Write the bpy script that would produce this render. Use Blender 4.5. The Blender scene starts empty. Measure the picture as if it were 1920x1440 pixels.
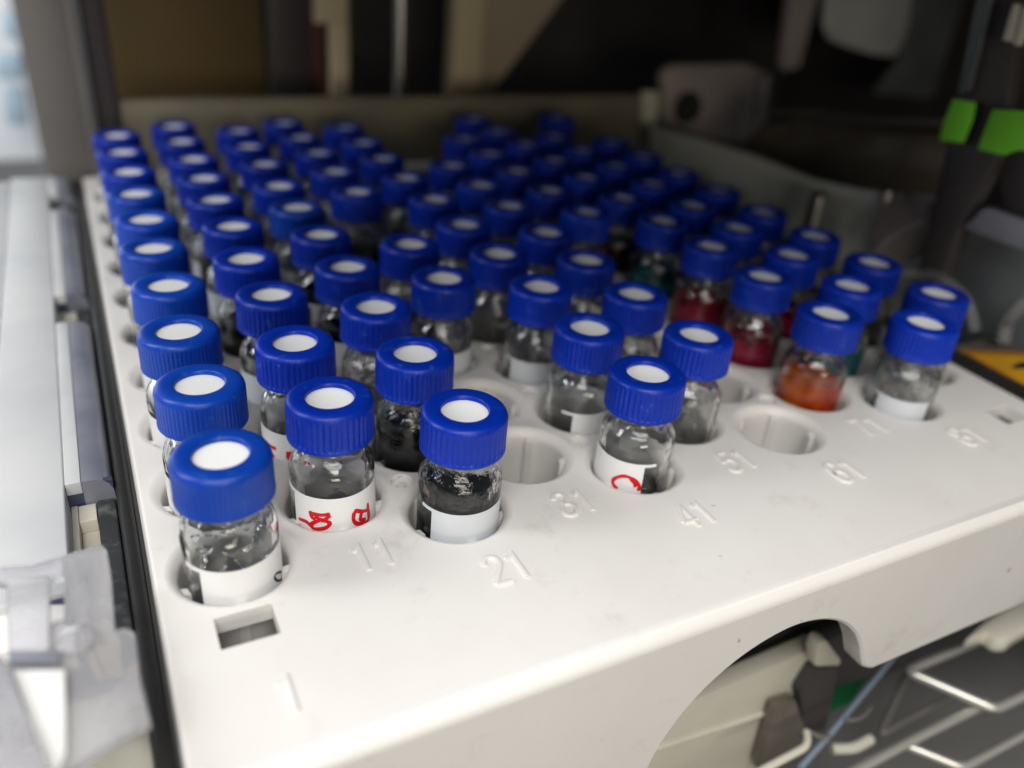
import bpy, bmesh, math, random
from mathutils import Vector, Matrix
from mathutils.geometry import delaunay_2d_cdt

random.seed(7)
scene = bpy.context.scene
S = 0.001165            # one drawing unit (about a millimetre) in metres

# ------------------------------------------------------------------ camera
CAM = Vector((-7.5416, -70.7156, 61.9976))
RIGHT = Vector((0.89048791, -0.44795896, 0.07977503))
DOWN = Vector((-0.16034220, -0.47302289, -0.86633696))
FWD = Vector((0.42581882, 0.75867128, -0.49304789))
FPX = 1527.04
cd = bpy.data.cameras.new('camera')
cam = bpy.data.objects.new('camera', cd)
scene.collection.objects.link(cam)
m3 = Matrix((RIGHT, -DOWN, -FWD)).transposed()
cam.matrix_world = Matrix.Translation(CAM * S) @ m3.to_4x4()
cd.sensor_width = 36.0
cd.lens = 36.0 * FPX / 1920.0
cd.clip_start = 0.002
cd.clip_end = 20.0
cd.dof.use_dof = True
cd.dof.focus_distance = 95 * S
cd.dof.aperture_fstop = 10.4
scene.camera = cam

def at(u, v, ax, val):
    """the point of the place seen at pixel (u, v) of the 1920x1440 photograph, on the plane axis ax = val"""
    d = RIGHT * ((u - 960) / FPX) + DOWN * ((v - 720) / FPX) + FWD
    t = (val - CAM[ax]) / d[ax]
    return CAM + d * t

# ------------------------------------------------------------------ world and lamps
w = bpy.data.worlds.new('World')
scene.world = w
w.use_nodes = True
w.node_tree.nodes['Background'].inputs[0].default_value = (0.93, 0.96, 1.0, 1)
w.node_tree.nodes['Background'].inputs[1].default_value = 0.15

def area(name, loc, target, sx, sy, power, col):
    l = bpy.data.lights.new(name, 'AREA')
    l.shape = 'RECTANGLE'
    l.size = sx * S
    l.size_y = sy * S
    l.energy = power
    l.color = col
    o = bpy.data.objects.new(name, l)
    scene.collection.objects.link(o)
    o.location = Vector(loc) * S
    o.rotation_euler = (Vector(target) - Vector(loc)).to_track_quat('-Z', 'Y').to_euler()
    return o
area('ceiling_light', (-60, -175, 285), (30, -20, 0), 260, 230, 1.98, (1.0, 0.985, 0.96))
area('room_light', (-230, 75, 215), (0, 60, 0), 80, 190, 0.72, (0.97, 0.98, 1.0))
area('room_light', (-50, -410, 66), (80, 60, 10), 170, 80, 0.50, (1.0, 0.90, 0.72))  # low fill lamp added in front, reaches the front panel and the back
area('room_wall_fill', (-230, 360, 120), (-230, 520, 80), 120, 120, 1.3, (0.93, 0.97, 1.0))  # added fill lamp aimed at the room wall to brighten it, no window there

scene.view_settings.view_transform = 'Standard'
scene.view_settings.look = 'None'
scene.view_settings.exposure = 0.0
scene.view_settings.gamma = 1.0
scene.view_settings.use_curve_mapping = False
cy = scene.cycles
cy.max_bounces = 18
cy.diffuse_bounces = 5
cy.glossy_bounces = 6
cy.transmission_bounces = 16
cy.transparent_max_bounces = 16
cy.caustics_refractive = True
cy.caustics_reflective = False
cy.blur_glossy = 1.0
cy.sample_clamp_indirect = 0
cy.use_denoising = True

# ------------------------------------------------------------------ materials
def lin(c):
    c = c / 255.0
    return c / 12.92 if c <= 0.04045 else ((c + 0.055) / 1.055) ** 2.4
def rgb(r, g, b):
    return (lin(r), lin(g), lin(b), 1)

def mat(name, col, rough=0.5, metal=0.0, trans=0.0, ior=1.45, bump=0.0, bscale=300.0, mottled=0.0, mscale=60.0,
        alpha=1.0, sss=0.0, col2=None, spec=0.5, coat=0.0, bdist=0.0001, detail=4.0, mlo=0.4, mhi=0.65):
    m = bpy.data.materials.new(name)
    m.use_nodes = True
    nt = m.node_tree
    b = nt.nodes['Principled BSDF']
    b.inputs['Base Color'].default_value = col
    b.inputs['Roughness'].default_value = rough
    b.inputs['Metallic'].default_value = metal
    b.inputs['Transmission Weight'].default_value = trans
    b.inputs['IOR'].default_value = ior
    b.inputs['Alpha'].default_value = alpha
    b.inputs['Specular IOR Level'].default_value = spec
    b.inputs['Coat Weight'].default_value = coat
    if sss:
        b.inputs['Subsurface Weight'].default_value = sss
        b.inputs['Subsurface Radius'].default_value = (1.0, 1.0, 1.0)
        b.inputs['Subsurface Scale'].default_value = 0.0006
    tc = nt.nodes.new('ShaderNodeTexCoord')
    if bump:
        n = nt.nodes.new('ShaderNodeTexNoise')
        n.inputs['Scale'].default_value = bscale
        n.inputs['Detail'].default_value = detail
        bp = nt.nodes.new('ShaderNodeBump')
        bp.inputs['Strength'].default_value = bump
        bp.inputs['Distance'].default_value = bdist
        nt.links.new(tc.outputs['Object'], n.inputs['Vector'])
        nt.links.new(n.outputs['Fac'], bp.inputs['Height'])
        nt.links.new(bp.outputs['Normal'], b.inputs['Normal'])
    if col2 is not None:
        n = nt.nodes.new('ShaderNodeTexNoise')
        n.inputs['Scale'].default_value = mscale
        n.inputs['Detail'].default_value = 6
        r = nt.nodes.new('ShaderNodeValToRGB')
        r.color_ramp.elements[0].position = mlo
        r.color_ramp.elements[1].position = mhi
        r.color_ramp.elements[0].color = col
        r.color_ramp.elements[1].color = col2
        nt.links.new(tc.outputs['Object'], n.inputs['Vector'])
        nt.links.new(n.outputs['Fac'], r.inputs['Fac'])
        nt.links.new(r.outputs['Color'], b.inputs['Base Color'])
    return m

def nd(nt, t, **kw):
    n = nt.nodes.new(t)
    for k, v in kw.items():
        n.inputs[k.replace('_', ' ')].default_value = v
    return n

def tray_material():
    m = mat('tray_plastic', (0.74, 0.715, 0.68, 1), rough=0.42, sss=0.0, bump=0.25, bscale=2500, bdist=0.00003)
    nt = m.node_tree
    b = nt.nodes['Principled BSDF']
    tc = nt.nodes.new('ShaderNodeTexCoord')
    n1 = nd(nt, 'ShaderNodeTexNoise', Scale=28.0, Detail=5.0, Roughness=0.6)
    r1 = nt.nodes.new('ShaderNodeValToRGB')
    r1.color_ramp.elements[0].position = 0.35
    r1.color_ramp.elements[0].color = (0.76, 0.735, 0.705, 1)
    r1.color_ramp.elements[1].position = 0.75
    r1.color_ramp.elements[1].color = (0.70, 0.675, 0.635, 1)
    nt.links.new(tc.outputs['Object'], n1.inputs['Vector'])
    nt.links.new(n1.outputs['Fac'], r1.inputs['Fac'])
    # small brown specks and faint grey scuffs
    n2 = nd(nt, 'ShaderNodeTexNoise', Scale=330.0, Detail=2.0)
    r2 = nt.nodes.new('ShaderNodeValToRGB')
    r2.color_ramp.elements[0].position = 0.752
    r2.color_ramp.elements[1].position = 0.80
    n3 = nd(nt, 'ShaderNodeTexNoise', Scale=70.0, Detail=8.0, Roughness=0.75)
    r3 = nt.nodes.new('ShaderNodeValToRGB')
    r3.color_ramp.elements[0].position = 0.57
    r3.color_ramp.elements[1].position = 0.80
    for n in (n2, n3):
        nt.links.new(tc.outputs['Object'], n.inputs['Vector'])
    nt.links.new(n2.outputs['Fac'], r2.inputs['Fac'])
    nt.links.new(n3.outputs['Fac'], r3.inputs['Fac'])
    mx = nt.nodes.new('ShaderNodeMix'); mx.data_type = 'RGBA'
    mx.inputs[7].default_value = (0.50, 0.46, 0.41, 1)
    mul = nt.nodes.new('ShaderNodeMath'); mul.operation = 'MULTIPLY'; mul.inputs[1].default_value = 0.8
    nt.links.new(r3.outputs['Color'], mul.inputs[0])
    nt.links.new(mul.outputs[0], mx.inputs[0])
    nt.links.new(r1.outputs['Color'], mx.inputs[6])
    mx2 = nt.nodes.new('ShaderNodeMix'); mx2.data_type = 'RGBA'
    mx2.inputs[7].default_value = (0.16, 0.12, 0.09, 1)
    mul2 = nt.nodes.new('ShaderNodeMath'); mul2.operation = 'MULTIPLY'; mul2.inputs[1].default_value = 0.8
    nt.links.new(r2.outputs['Color'], mul2.inputs[0])
    nt.links.new(mul2.outputs[0], mx2.inputs[0])
    nt.links.new(mx.outputs[2], mx2.inputs[6])
    nt.links.new(mx2.outputs[2], b.inputs['Base Color'])
    return m

def cap_material(name, c1, c2, rough):
    """blue moulded plastic with small pale scuffs that belong to the cap"""
    m = mat(name, c1, rough=rough, bump=0.35, bscale=1800, bdist=0.00004, spec=0.4)
    nt = m.node_tree
    b = nt.nodes['Principled BSDF']
    b.inputs['Subsurface Weight'].default_value = 0.25
    b.inputs['Subsurface Radius'].default_value = (0.3, 0.5, 1.0)
    b.inputs['Subsurface Scale'].default_value = 0.0008
    tc = nt.nodes.new('ShaderNodeTexCoord')
    oi = nt.nodes.new('ShaderNodeObjectInfo')
    add = nt.nodes.new('ShaderNodeVectorMath'); add.operation = 'ADD'
    nt.links.new(tc.outputs['Object'], add.inputs[0])
    nt.links.new(oi.outputs['Random'], add.inputs[1])
    n = nd(nt, 'ShaderNodeTexNoise', Scale=420.0, Detail=9.0, Roughness=0.8)
    nt.links.new(add.outputs[0], n.inputs['Vector'])
    r = nt.nodes.new('ShaderNodeValToRGB')
    r.color_ramp.elements[0].position = 0.575
    r.color_ramp.elements[0].color = (0, 0, 0, 1)
    r.color_ramp.elements[1].position = 0.72
    nt.links.new(n.outputs['Fac'], r.inputs['Fac'])
    mx = nt.nodes.new('ShaderNodeMix'); mx.data_type = 'RGBA'
    mx.inputs[6].default_value = c1
    mx.inputs[7].default_value = c2
    nt.links.new(r.outputs['Color'], mx.inputs[0])
    hsv = nt.nodes.new('ShaderNodeHueSaturation')
    mr = nt.nodes.new('ShaderNodeMapRange')
    mr.inputs[3].default_value = 0.85
    mr.inputs[4].default_value = 1.15
    nt.links.new(oi.outputs['Random'], mr.inputs[0])
    nt.links.new(mr.outputs[0], hsv.inputs['Value'])
    nt.links.new(mx.outputs[2], hsv.inputs['Color'])
    nt.links.new(hsv.outputs[0], b.inputs['Base Color'])
    return m

def film_material(name, col, lo, hi, scale, rough=0.15):
    """a residue dried in streaks and patches on the inside of the glass"""
    m = mat(name, col, rough=rough, bump=0.6, bscale=scale * 2, bdist=0.0002)
    nt = m.node_tree
    b = nt.nodes['Principled BSDF']
    tc = nt.nodes.new('ShaderNodeTexCoord')
    n = nd(nt, 'ShaderNodeTexNoise', Scale=scale, Detail=7.0, Roughness=0.65)
    sx = nt.nodes.new('ShaderNodeSeparateXYZ')
    nt.links.new(tc.outputs['Object'], n.inputs['Vector'])
    nt.links.new(tc.outputs['Object'], sx.inputs[0])
    mr = nt.nodes.new('ShaderNodeMapRange')
    mr.inputs[1].default_value = 0.0
    mr.inputs[2].default_value = 7.5 * S
    mr.inputs[3].default_value = 0.42
    mr.inputs[4].default_value = -0.22
    nt.links.new(sx.outputs['Z'], mr.inputs[0])
    ad = nt.nodes.new('ShaderNodeMath'); ad.operation = 'ADD'
    nt.links.new(n.outputs['Fac'], ad.inputs[0])
    nt.links.new(mr.outputs[0], ad.inputs[1])
    r = nt.nodes.new('ShaderNodeValToRGB')
    r.color_ramp.elements[0].position = lo
    r.color_ramp.elements[0].color = (0, 0, 0, 1)
    r.color_ramp.elements[1].position = hi
    nt.links.new(ad.outputs[0], r.inputs['Fac'])
    nt.links.new(r.outputs['Color'], b.inputs['Alpha'])
    return m

M = {}
M['tray'] = tray_material()
M['cap_royal'] = cap_material('royal_blue_plastic', (0.0006, 0.026, 0.37, 1), (0.06, 0.17, 0.55, 1), 0.36)
M['cap_teal'] = cap_material('mid_blue_plastic', (0.003, 0.050, 0.39, 1), (0.03, 0.15, 0.48, 1), 0.33)
M['septum'] = mat('septum_rubber', (0.91, 0.91, 0.885, 1), rough=0.5, bump=0.25, bscale=900, bdist=0.00008)
M['glass'] = mat('clear_glass', (0.97, 0.98, 0.975, 1), rough=0.0, trans=1.0, ior=1.5, bump=0.30, bscale=330, bdist=0.00025, detail=2.0)
M['glass_rough'] = mat('uneven_glass', (0.97, 0.98, 0.975, 1), rough=0.0, trans=1.0, ior=1.5, bump=0.8, bscale=620, bdist=0.0004, detail=3.0)
M['paper'] = mat('label_paper', (0.80, 0.80, 0.80, 1), rough=0.55, bump=0.1, bscale=900)
M['paper_grey'] = mat('frosted_label', (0.62, 0.65, 0.68, 1), rough=0.5, bump=0.1, bscale=900)
M['ink_red'] = mat('red_ink', (0.62, 0.006, 0.012, 1), rough=0.35)
M['ink_black'] = mat('black_ink', (0.01, 0.01, 0.012, 1), rough=0.4)
M['water'] = mat('clear_liquid', (0.97, 0.97, 0.95, 1), rough=0.0, trans=1.0, ior=1.34)
M['black_liquid'] = mat('black_liquid', (0.004, 0.004, 0.005, 1), spec=0.25, rough=0.12, bump=0.4, bscale=700, bdist=0.0002)
M['orange_liquid'] = mat('orange_liquid', (0.80, 0.15, 0.004, 1), rough=0.12, col2=(0.50, 0.035, 0.002, 1), mscale=110)
M['crimson_liquid'] = mat('crimson_liquid', (0.50, 0.004, 0.04, 1), rough=0.12, col2=(0.06, 0.001, 0.01, 1), mscale=220)
M['red_liquid'] = mat('red_liquid', (0.52, 0.010, 0.008, 1), rough=0.2, col2=(0.05, 0.002, 0.002, 1), mscale=240)
M['teal_liquid'] = mat('teal_liquid', (0.0, 0.22, 0.27, 1), rough=0.2, col2=(0.01, 0.03, 0.035, 1), mscale=220)
M['brown_liquid'] = mat('brown_liquid', (0.05, 0.008, 0.006, 1), rough=0.2)
M['film_black'] = film_material('black_residue', (0.008, 0.008, 0.009, 1), 0.60, 0.66, 420)
M['film_pink'] = film_material('pink_residue', (0.40, 0.015, 0.06, 1), 0.56, 0.74, 380)
M['film_orange'] = film_material('orange_residue', (0.70, 0.20, 0.03, 1), 0.74, 0.90, 380)
M['film_grey'] = film_material('grey_residue', (0.10, 0.10, 0.10, 1), 0.66, 0.76, 420)
M['film_teal'] = film_material('teal_residue', (0.02, 0.22, 0.25, 1), 0.60, 0.75, 300)
M['crystal'] = mat('crystal', (0.95, 0.95, 0.95, 1), rough=0.05, trans=0.85, ior=1.45)
M['slab'] = mat('milky_plastic', (0.60, 0.605, 0.60, 1), rough=0.32, col2=(0.52, 0.53, 0.54, 1), mscale=50, bump=0.1, bscale=900)
M['greyblue'] = mat('grey_blue_plastic', (0.25, 0.255, 0.30, 1), rough=0.28, col2=(0.17, 0.18, 0.22, 1), mscale=90)
M['navy'] = mat('dark_slate_plastic', (0.045, 0.055, 0.10, 1), rough=0.35)
M['cream'] = mat('cream_plastic', (0.66, 0.63, 0.53, 1), rough=0.45, col2=(0.60, 0.57, 0.47, 1), mscale=60)
M['white_in'] = mat('white_plastic', (0.84, 0.83, 0.80, 1), rough=0.4)
M['black'] = mat('black_plastic', (0.016, 0.016, 0.015, 1), rough=0.42, bump=0.3, bscale=1200)
M['dusty'] = mat('dusty_black_plastic', (0.030, 0.033, 0.035, 1), rough=0.75, col2=(0.17, 0.17, 0.16, 1), mscale=420, mlo=0.5, mhi=0.8, bump=0.6, bscale=900)
M['glue'] = mat('brown_adhesive', (0.22, 0.15, 0.07, 1), rough=0.5, col2=(0.08, 0.07, 0.05, 1), mscale=500, bump=0.5, bscale=800)
M['frost'] = mat('frosted_acrylic', (0.80, 0.80, 0.83, 1), rough=0.16, trans=0.72, ior=1.15, col2=(0.62, 0.61, 0.63, 1), mscale=90, mlo=0.35, mhi=0.7)
M['acrylic'] = mat('clear_acrylic', (0.88, 0.88, 0.90, 1), rough=0.10, trans=0.9, ior=1.15)
M['steel'] = mat('brushed_steel', (0.62, 0.60, 0.56, 1), rough=0.28, metal=1.0)
M['wire'] = mat('plated_wire', (0.66, 0.64, 0.58, 1), rough=0.28, metal=0.6)
M['ledge'] = mat('olive_grey_metal', (0.23, 0.20, 0.135, 1), rough=0.45, col2=(0.17, 0.15, 0.11, 1), mscale=30)
M['brown'] = mat('brown_panel', (0.16, 0.10, 0.035, 1), rough=0.6, col2=(0.11, 0.08, 0.03, 1), mscale=14)
M['dark'] = mat('dark_grey_metal', (0.050, 0.044, 0.045, 1), rough=0.4, col2=(0.07, 0.062, 0.062, 1), mscale=30)
M['darkbrown'] = mat('dark_brown_metal', (0.15, 0.13, 0.105, 1), rough=0.15, col2=(0.07, 0.06, 0.055, 1), mscale=25)
M['pillar'] = mat('grey_painted_metal', (0.15, 0.142, 0.132, 1), rough=0.45, col2=(0.12, 0.115, 0.11, 1), mscale=18)
M['greygreen'] = mat('grey_green_plastic', (0.62, 0.64, 0.60, 1), rough=0.22, col2=(0.38, 0.40, 0.38, 1), mscale=30)
M['greyblue2'] = mat('blue_grey_metal', (0.14, 0.15, 0.16, 1), rough=0.4, col2=(0.09, 0.10, 0.11, 1), mscale=30)
M['pinkish'] = mat('pinkish_grey_plastic', (0.46, 0.39, 0.37, 1), rough=0.25)
M['gusset'] = mat('brown_grey_plastic', (0.50, 0.40, 0.30, 1), rough=0.5)
M['tan'] = mat('tan_plastic', (0.78, 0.66, 0.44, 1), rough=0.5)
M['seal'] = mat('purple_grey_rubber', (0.065, 0.052, 0.058, 1), rough=0.5)
M['maroon'] = mat('maroon_plastic', (0.10, 0.03, 0.025, 1), rough=0.5)
M['tape'] = mat('green_tape', (0.24, 0.80, 0.05, 1), rough=0.6, bump=0.3, bscale=500)
M['yellow'] = mat('yellow_sticker', (0.66, 0.35, 0.008, 1), rough=0.5, col2=(0.55, 0.27, 0.008, 1), mscale=120)
M['amber'] = mat('amber_border', (0.40, 0.16, 0.01, 1), rough=0.5)
M['green'] = mat('green_board', (0.01, 0.10, 0.035, 1), rough=0.4)
M['blueish'] = mat('blue_grey_tube', (0.22, 0.27, 0.34, 1), rough=0.3)
M['roof'] = mat('dark_paint', (0.05, 0.05, 0.05, 1), rough=0.6)
M['roomwall'] = mat('room_wall_paint', (0.80, 0.82, 0.84, 1), rough=0.7)
M['pale_blue'] = mat('pale_blue_paint', (0.42, 0.55, 0.66, 1), rough=0.6)
M['floor'] = mat('dark_floor', (0.15, 0.145, 0.14, 1), rough=0.4, col2=(0.10, 0.10, 0.10, 1), mscale=20)

# ------------------------------------------------------------------ helpers
col = scene.collection
def obj(name, bm, m, parent=None, smooth=True, angle=40, flat_axis=None):
    me = bpy.data.meshes.new(name)
    for v in bm.verts:
        v.co *= S
    bm.normal_update()
    bm.to_mesh(me)
    bm.free()
    if smooth:
        for p in me.polygons:
            p.use_smooth = True
        me.set_sharp_from_angle(angle=math.radians(angle))
        if flat_axis is not None:
            for p in me.polygons:
                if abs(p.normal[flat_axis]) > 0.9995:
                    p.use_smooth = False
    for mm in (m if isinstance(m, (list, tuple)) else [m]):
        me.materials.append(mm)
    o = bpy.data.objects.new(name, me)
    col.objects.link(o)
    if parent:
        o.parent = parent
    return o
def tag(o, label=None, cat=None, group=None, kind=None):
    if label: o['label'] = label
    if cat: o['category'] = cat
    if group: o['group'] = group
    if kind: o['kind'] = kind
    return o
def empty(name, loc=(0, 0, 0)):
    o = bpy.data.objects.new(name, None)
    o.empty_display_size = 0.002
    col.objects.link(o)
    o.location = Vector(loc) * S
    return o
def box(bm, x0, x1, y0, y1, z0, z1, bev=0.0):
    r = bmesh.ops.create_cube(bm, size=1.0)
    vs = r['verts']
    for v in vs:
        v.co = Vector(((x0 + x1) / 2 + v.co.x * (x1 - x0), (y0 + y1) / 2 + v.co.y * (y1 - y0), (z0 + z1) / 2 + v.co.z * (z1 - z0)))
    if bev:
        es = list({e for v in vs for e in v.link_edges})
        bmesh.ops.bevel(bm, geom=es, offset=bev, segments=3, profile=0.5, affect='EDGES')
def bx(name, m, dims, parent=None, bev=0.3, **kw):
    bm = bmesh.new()
    box(bm, *dims, bev=bev)
    return obj(name, bm, m, parent, **kw)
def lathe(bm, prof, n=64, cx=0, cy=0, mod=None, closed_loop=False):
    rings = []
    for i, (r, z) in enumerate(prof):
        if r < 1e-6:
            rings.append([bm.verts.new((cx, cy, z))])
        else:
            ring = []
            for k in range(n):
                a = 2 * math.pi * k / n
                rr, zz = (r, z) if mod is None else mod(i, k, r, z)
                ring.append(bm.verts.new((cx + rr * math.cos(a), cy + rr * math.sin(a), zz)))
            rings.append(ring)
    for A, B in zip(rings, rings[1:]):
        if len(A) == 1 and len(B) == 1:
            continue
        for k in range(n):
            k2 = (k + 1) % n
            if len(A) == 1:
                bm.faces.new((A[0], B[k2], B[k]))
            elif len(B) == 1:
                bm.faces.new((A[k], A[k2], B[0]))
            else:
                bm.faces.new((A[k], A[k2], B[k2], B[k]))
    return rings
def tube(bm, pts, r, n=10, cap=True):
    pts = [Vector(p) for p in pts]
    rings = []
    up = Vector((0, 0, 1))
    for i, p in enumerate(pts):
        t = (pts[min(i + 1, len(pts) - 1)] - pts[max(i - 1, 0)]).normalized()
        s = t.cross(up)
        if s.length < 1e-3:
            s = t.cross(Vector((1, 0, 0)))
        s.normalize()
        q = s.cross(t)
        rr = r[i] if isinstance(r, (list, tuple)) else r
        rings.append([bm.verts.new(p + s * (rr * math.cos(2 * math.pi * k / n)) + q * (rr * math.sin(2 * math.pi * k / n))) for k in range(n)])
    for A, B in zip(rings, rings[1:]):
        for k in range(n):
            bm.faces.new((A[k], A[(k + 1) % n], B[(k + 1) % n], B[k]))
    if cap:
        bm.faces.new(rings[0][::-1])
        bm.faces.new(rings[-1])
def prism(bm, pts, vec, bev=0.0):
    """a solid from a planar outline pushed along vec"""
    vec = Vector(vec)
    A = [bm.verts.new(p) for p in pts]
    B = [bm.verts.new(Vector(p) + vec) for p in pts]
    fs = [bm.faces.new(A), bm.faces.new(B[::-1])]
    n = len(A)
    for k in range(n):
        fs.append(bm.faces.new((A[k], B[k], B[(k + 1) % n], A[(k + 1) % n])))
    bmesh.ops.recalc_face_normals(bm, faces=fs)
    if bev:
        es = list({e for f in fs for e in f.edges})
        bmesh.ops.bevel(bm, geom=es, offset=bev, segments=2, profile=0.5, affect='EDGES')
AXV = {0: Vector((1, 0, 0)), 1: Vector((0, 1, 0)), 2: Vector((0, 0, -1))}
def plate(name, m, px, ax, val, th, parent=None, bev=0.2, **kw):
    """a flat piece of real thickness standing on the plane ax = val; its outline was measured in the photograph"""
    bm = bmesh.new()
    prism(bm, [at(u, v, ax, val) for u, v in px], AXV[ax] * th, bev)
    return obj(name, bm, m, parent, **kw)
def smoothline(pts, n=6):
    """Catmull-Rom through points"""
    P = [Vector(p) for p in pts]
    P = [P[0] * 2 - P[1]] + P + [P[-1] * 2 - P[-2]]
    out = []
    for i in range(1, len(P) - 2):
        for k in range(n):
            t = k / n
            a, b, c, d = P[i - 1], P[i], P[i + 1], P[i + 2]
            out.append(0.5 * ((2 * b) + (c - a) * t + (2 * a - 5 * b + 4 * c - d) * t * t + (3 * b - a - 3 * c + d) * t ** 3))
    out.append(P[-2])
    return out

# ------------------------------------------------------------------ the setting
def structure(o):
    o['kind'] = 'structure'
    return o
structure(bx('floor', M['floor'], (-300, 420, -320, 420, -100, -92), bev=0))
structure(bx('back_wall', M['dark'], (-3, 330, 262, 268, -92, 96), bev=0))
structure(bx('right_wall', M['dark'], (322, 328, -10, 262, -92, 96), bev=0))
structure(bx('ceiling', M['roof'], (-18, 330, -27, 262, 64, 67), bev=0))
structure(bx('room_wall', M['roomwall'], (-420, -30, 520, 530, -92, 330), bev=0))

# ------------------------------------------------------------------ vial tray
DY, STAG, DX = 14.687, 7.26, 13.0
def hole(c, r):
    return (c * DX, r * DY + (STAG if c % 2 else 0.0))
HOLES = [hole(c, r) for c in range(10) for r in range(10)]
R_IN, R_OUT = 5.70, 6.90
PIPS = []
for k in range(9):
    for x in (21.67, 47.67, 82.33, 108.33):
        PIPS.append((x, STAG + DY * k))
SLOTS = [(-3.3, 2.35, -11.85, -7.6), (114.6, 120.2, -11.9, -7.6)]
NS = 48
tray = empty('vial_tray', (0, 0, 0))
tag(tray, 'large off-white plastic tray of numbered round sockets, holding the blue-capped vials', 'vial tray')

def build_deck():
    bm = bmesh.new()
    X0, X1, Y0, Y1 = -7.6, 124.4, -25.0, 148.0
    pts, edges, rings = [], [], []
    def loop(lp):
        b = len(pts)
        pts.extend(Vector(p) for p in lp)
        for i in range(len(lp)):
            edges.append((b + i, b + (i + 1) % len(lp)))
        return b
    loop([(X0, Y0), (X1, Y0), (X1, Y1), (X0, Y1)])
    circles = [(x, y, R_OUT) for x, y in HOLES] + [(x, y, 1.4) for x, y in PIPS]
    for x, y, r in circles:
        n = NS if r > 3 else 20
        loop([(x + r * math.cos(2 * math.pi * k / n), y + r * math.sin(2 * math.pi * k / n)) for k in range(n)])
    for a, b, c, d in SLOTS:
        loop([(a, c), (b, c), (b, d), (a, d)])
    out = delaunay_2d_cdt(pts, edges, [], 0, 1e-5)
    vs = [bm.verts.new((p[0], p[1], 0)) for p in out[0]]
    for f in out[2]:
        c = sum((out[0][i] for i in f), Vector((0, 0))) / len(f)
        if any((c[0] - x) ** 2 + (c[1] - y) ** 2 < (r * 0.999) ** 2 for x, y, r in circles):
            continue
        if any(a < c[0] < b and cc < c[1] < d for a, b, cc, d in SLOTS):
            continue
        try:
            fc = bm.faces.new([vs[i] for i in f])
            if fc.normal.z < 0:
                fc.normal_flip()
        except ValueError:
            pass
    bmesh.ops.delete(bm, geom=[v for v in bm.verts if not v.link_faces], context='VERTS')
    # sockets: soft funnel rim, wall, five ribs, floor
    prof = [(R_OUT, 0), (R_OUT - 0.25, -0.06), (R_OUT - 0.60, -0.28), (R_IN + 0.22, -0.72), (R_IN + 0.05, -1.0), (R_IN - 0.02, -1.5), (R_IN - 0.12, -13.8)]
    for x, y in HOLES:
        lathe(bm, prof, NS, x, y)
        for q in range(5):
            a = math.radians(52 + 72 * q)
            ca, sa = math.cos(a), math.sin(a)
            rb = bmesh.ops.create_cube(bm, size=1.0)['verts']
            for v in rb:
                lx = 5.42 + v.co.x * 0.80
                ly = v.co.y * 1.1
                lz = -7.2 + v.co.z * 12.4
                if v.co.z > 0 and v.co.x < 0:
                    lz -= 0.35
                v.co = Vector((x + lx * ca - ly * sa, y + lx * sa + ly * ca, lz))
    for x, y in PIPS:
        lathe(bm, [(1.4, 0), (1.33, -0.12), (1.25, -0.85), (0.62, -0.9), (0.55, -0.55), (0, -0.5)], 20, x, y)
    for a, b, c, d in SLOTS:
        L = [[bm.verts.new((xx, yy, zz)) for xx, yy in ((a, c), (b, c), (b, d), (a, d))] for zz in (0, -2.1)]
        for k in range(4):
            bm.faces.new((L[0][k], L[0][(k + 1) % 4], L[1][(k + 1) % 4], L[1][k]))
    # rounded outer edge and skirt (the front skirt is its own part)
    def rect(t, z, ex=0.0):
        ox, oy = 0.6 * math.sin(t), 2.0 * math.sin(t)
        ring = []
        for (x, y, sx, sy) in ((X0, Y0, -1, -1), (X1, Y0, 1, -1), (X1, Y1, 1, 1), (X0, Y1, -1, 1)):
            ring.append(bm.verts.new((x + sx * ox, y + sy * (oy if sy < 0 else ox), z)))
        return ring
    prev = rect(0, 0)
    for k in range(1, 9):
        t = math.pi / 2 * k / 8
        cur = rect(t, -1.5 * (1 - math.cos(t)))
        for j in range(4):
            bm.faces.new((prev[j], cur[j], cur[(j + 1) % 4], prev[(j + 1) % 4]))
        prev = cur
    low = rect(math.pi / 2, -22.3)
    for j in (1, 2, 3):
        bm.faces.new((prev[j], low[j], low[(j + 1) % 4], prev[(j + 1) % 4]))
    bmesh.ops.remove_doubles(bm, verts=bm.verts, dist=1e-3)
    bmesh.ops.recalc_face_normals(bm, faces=bm.faces)
    # orientation: make the deck face up
    bm.faces.ensure_lookup_table()
    up = sum(f.normal.z * f.calc_area() for f in bm.faces if abs(f.calc_center_median().z) < 1e-4)
    if up < 0:
        bmesh.ops.reverse_faces(bm, faces=bm.faces)
    return bm
deck = obj('deck', build_deck(), M['tray'], tray, angle=50, flat_axis=2)

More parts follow.
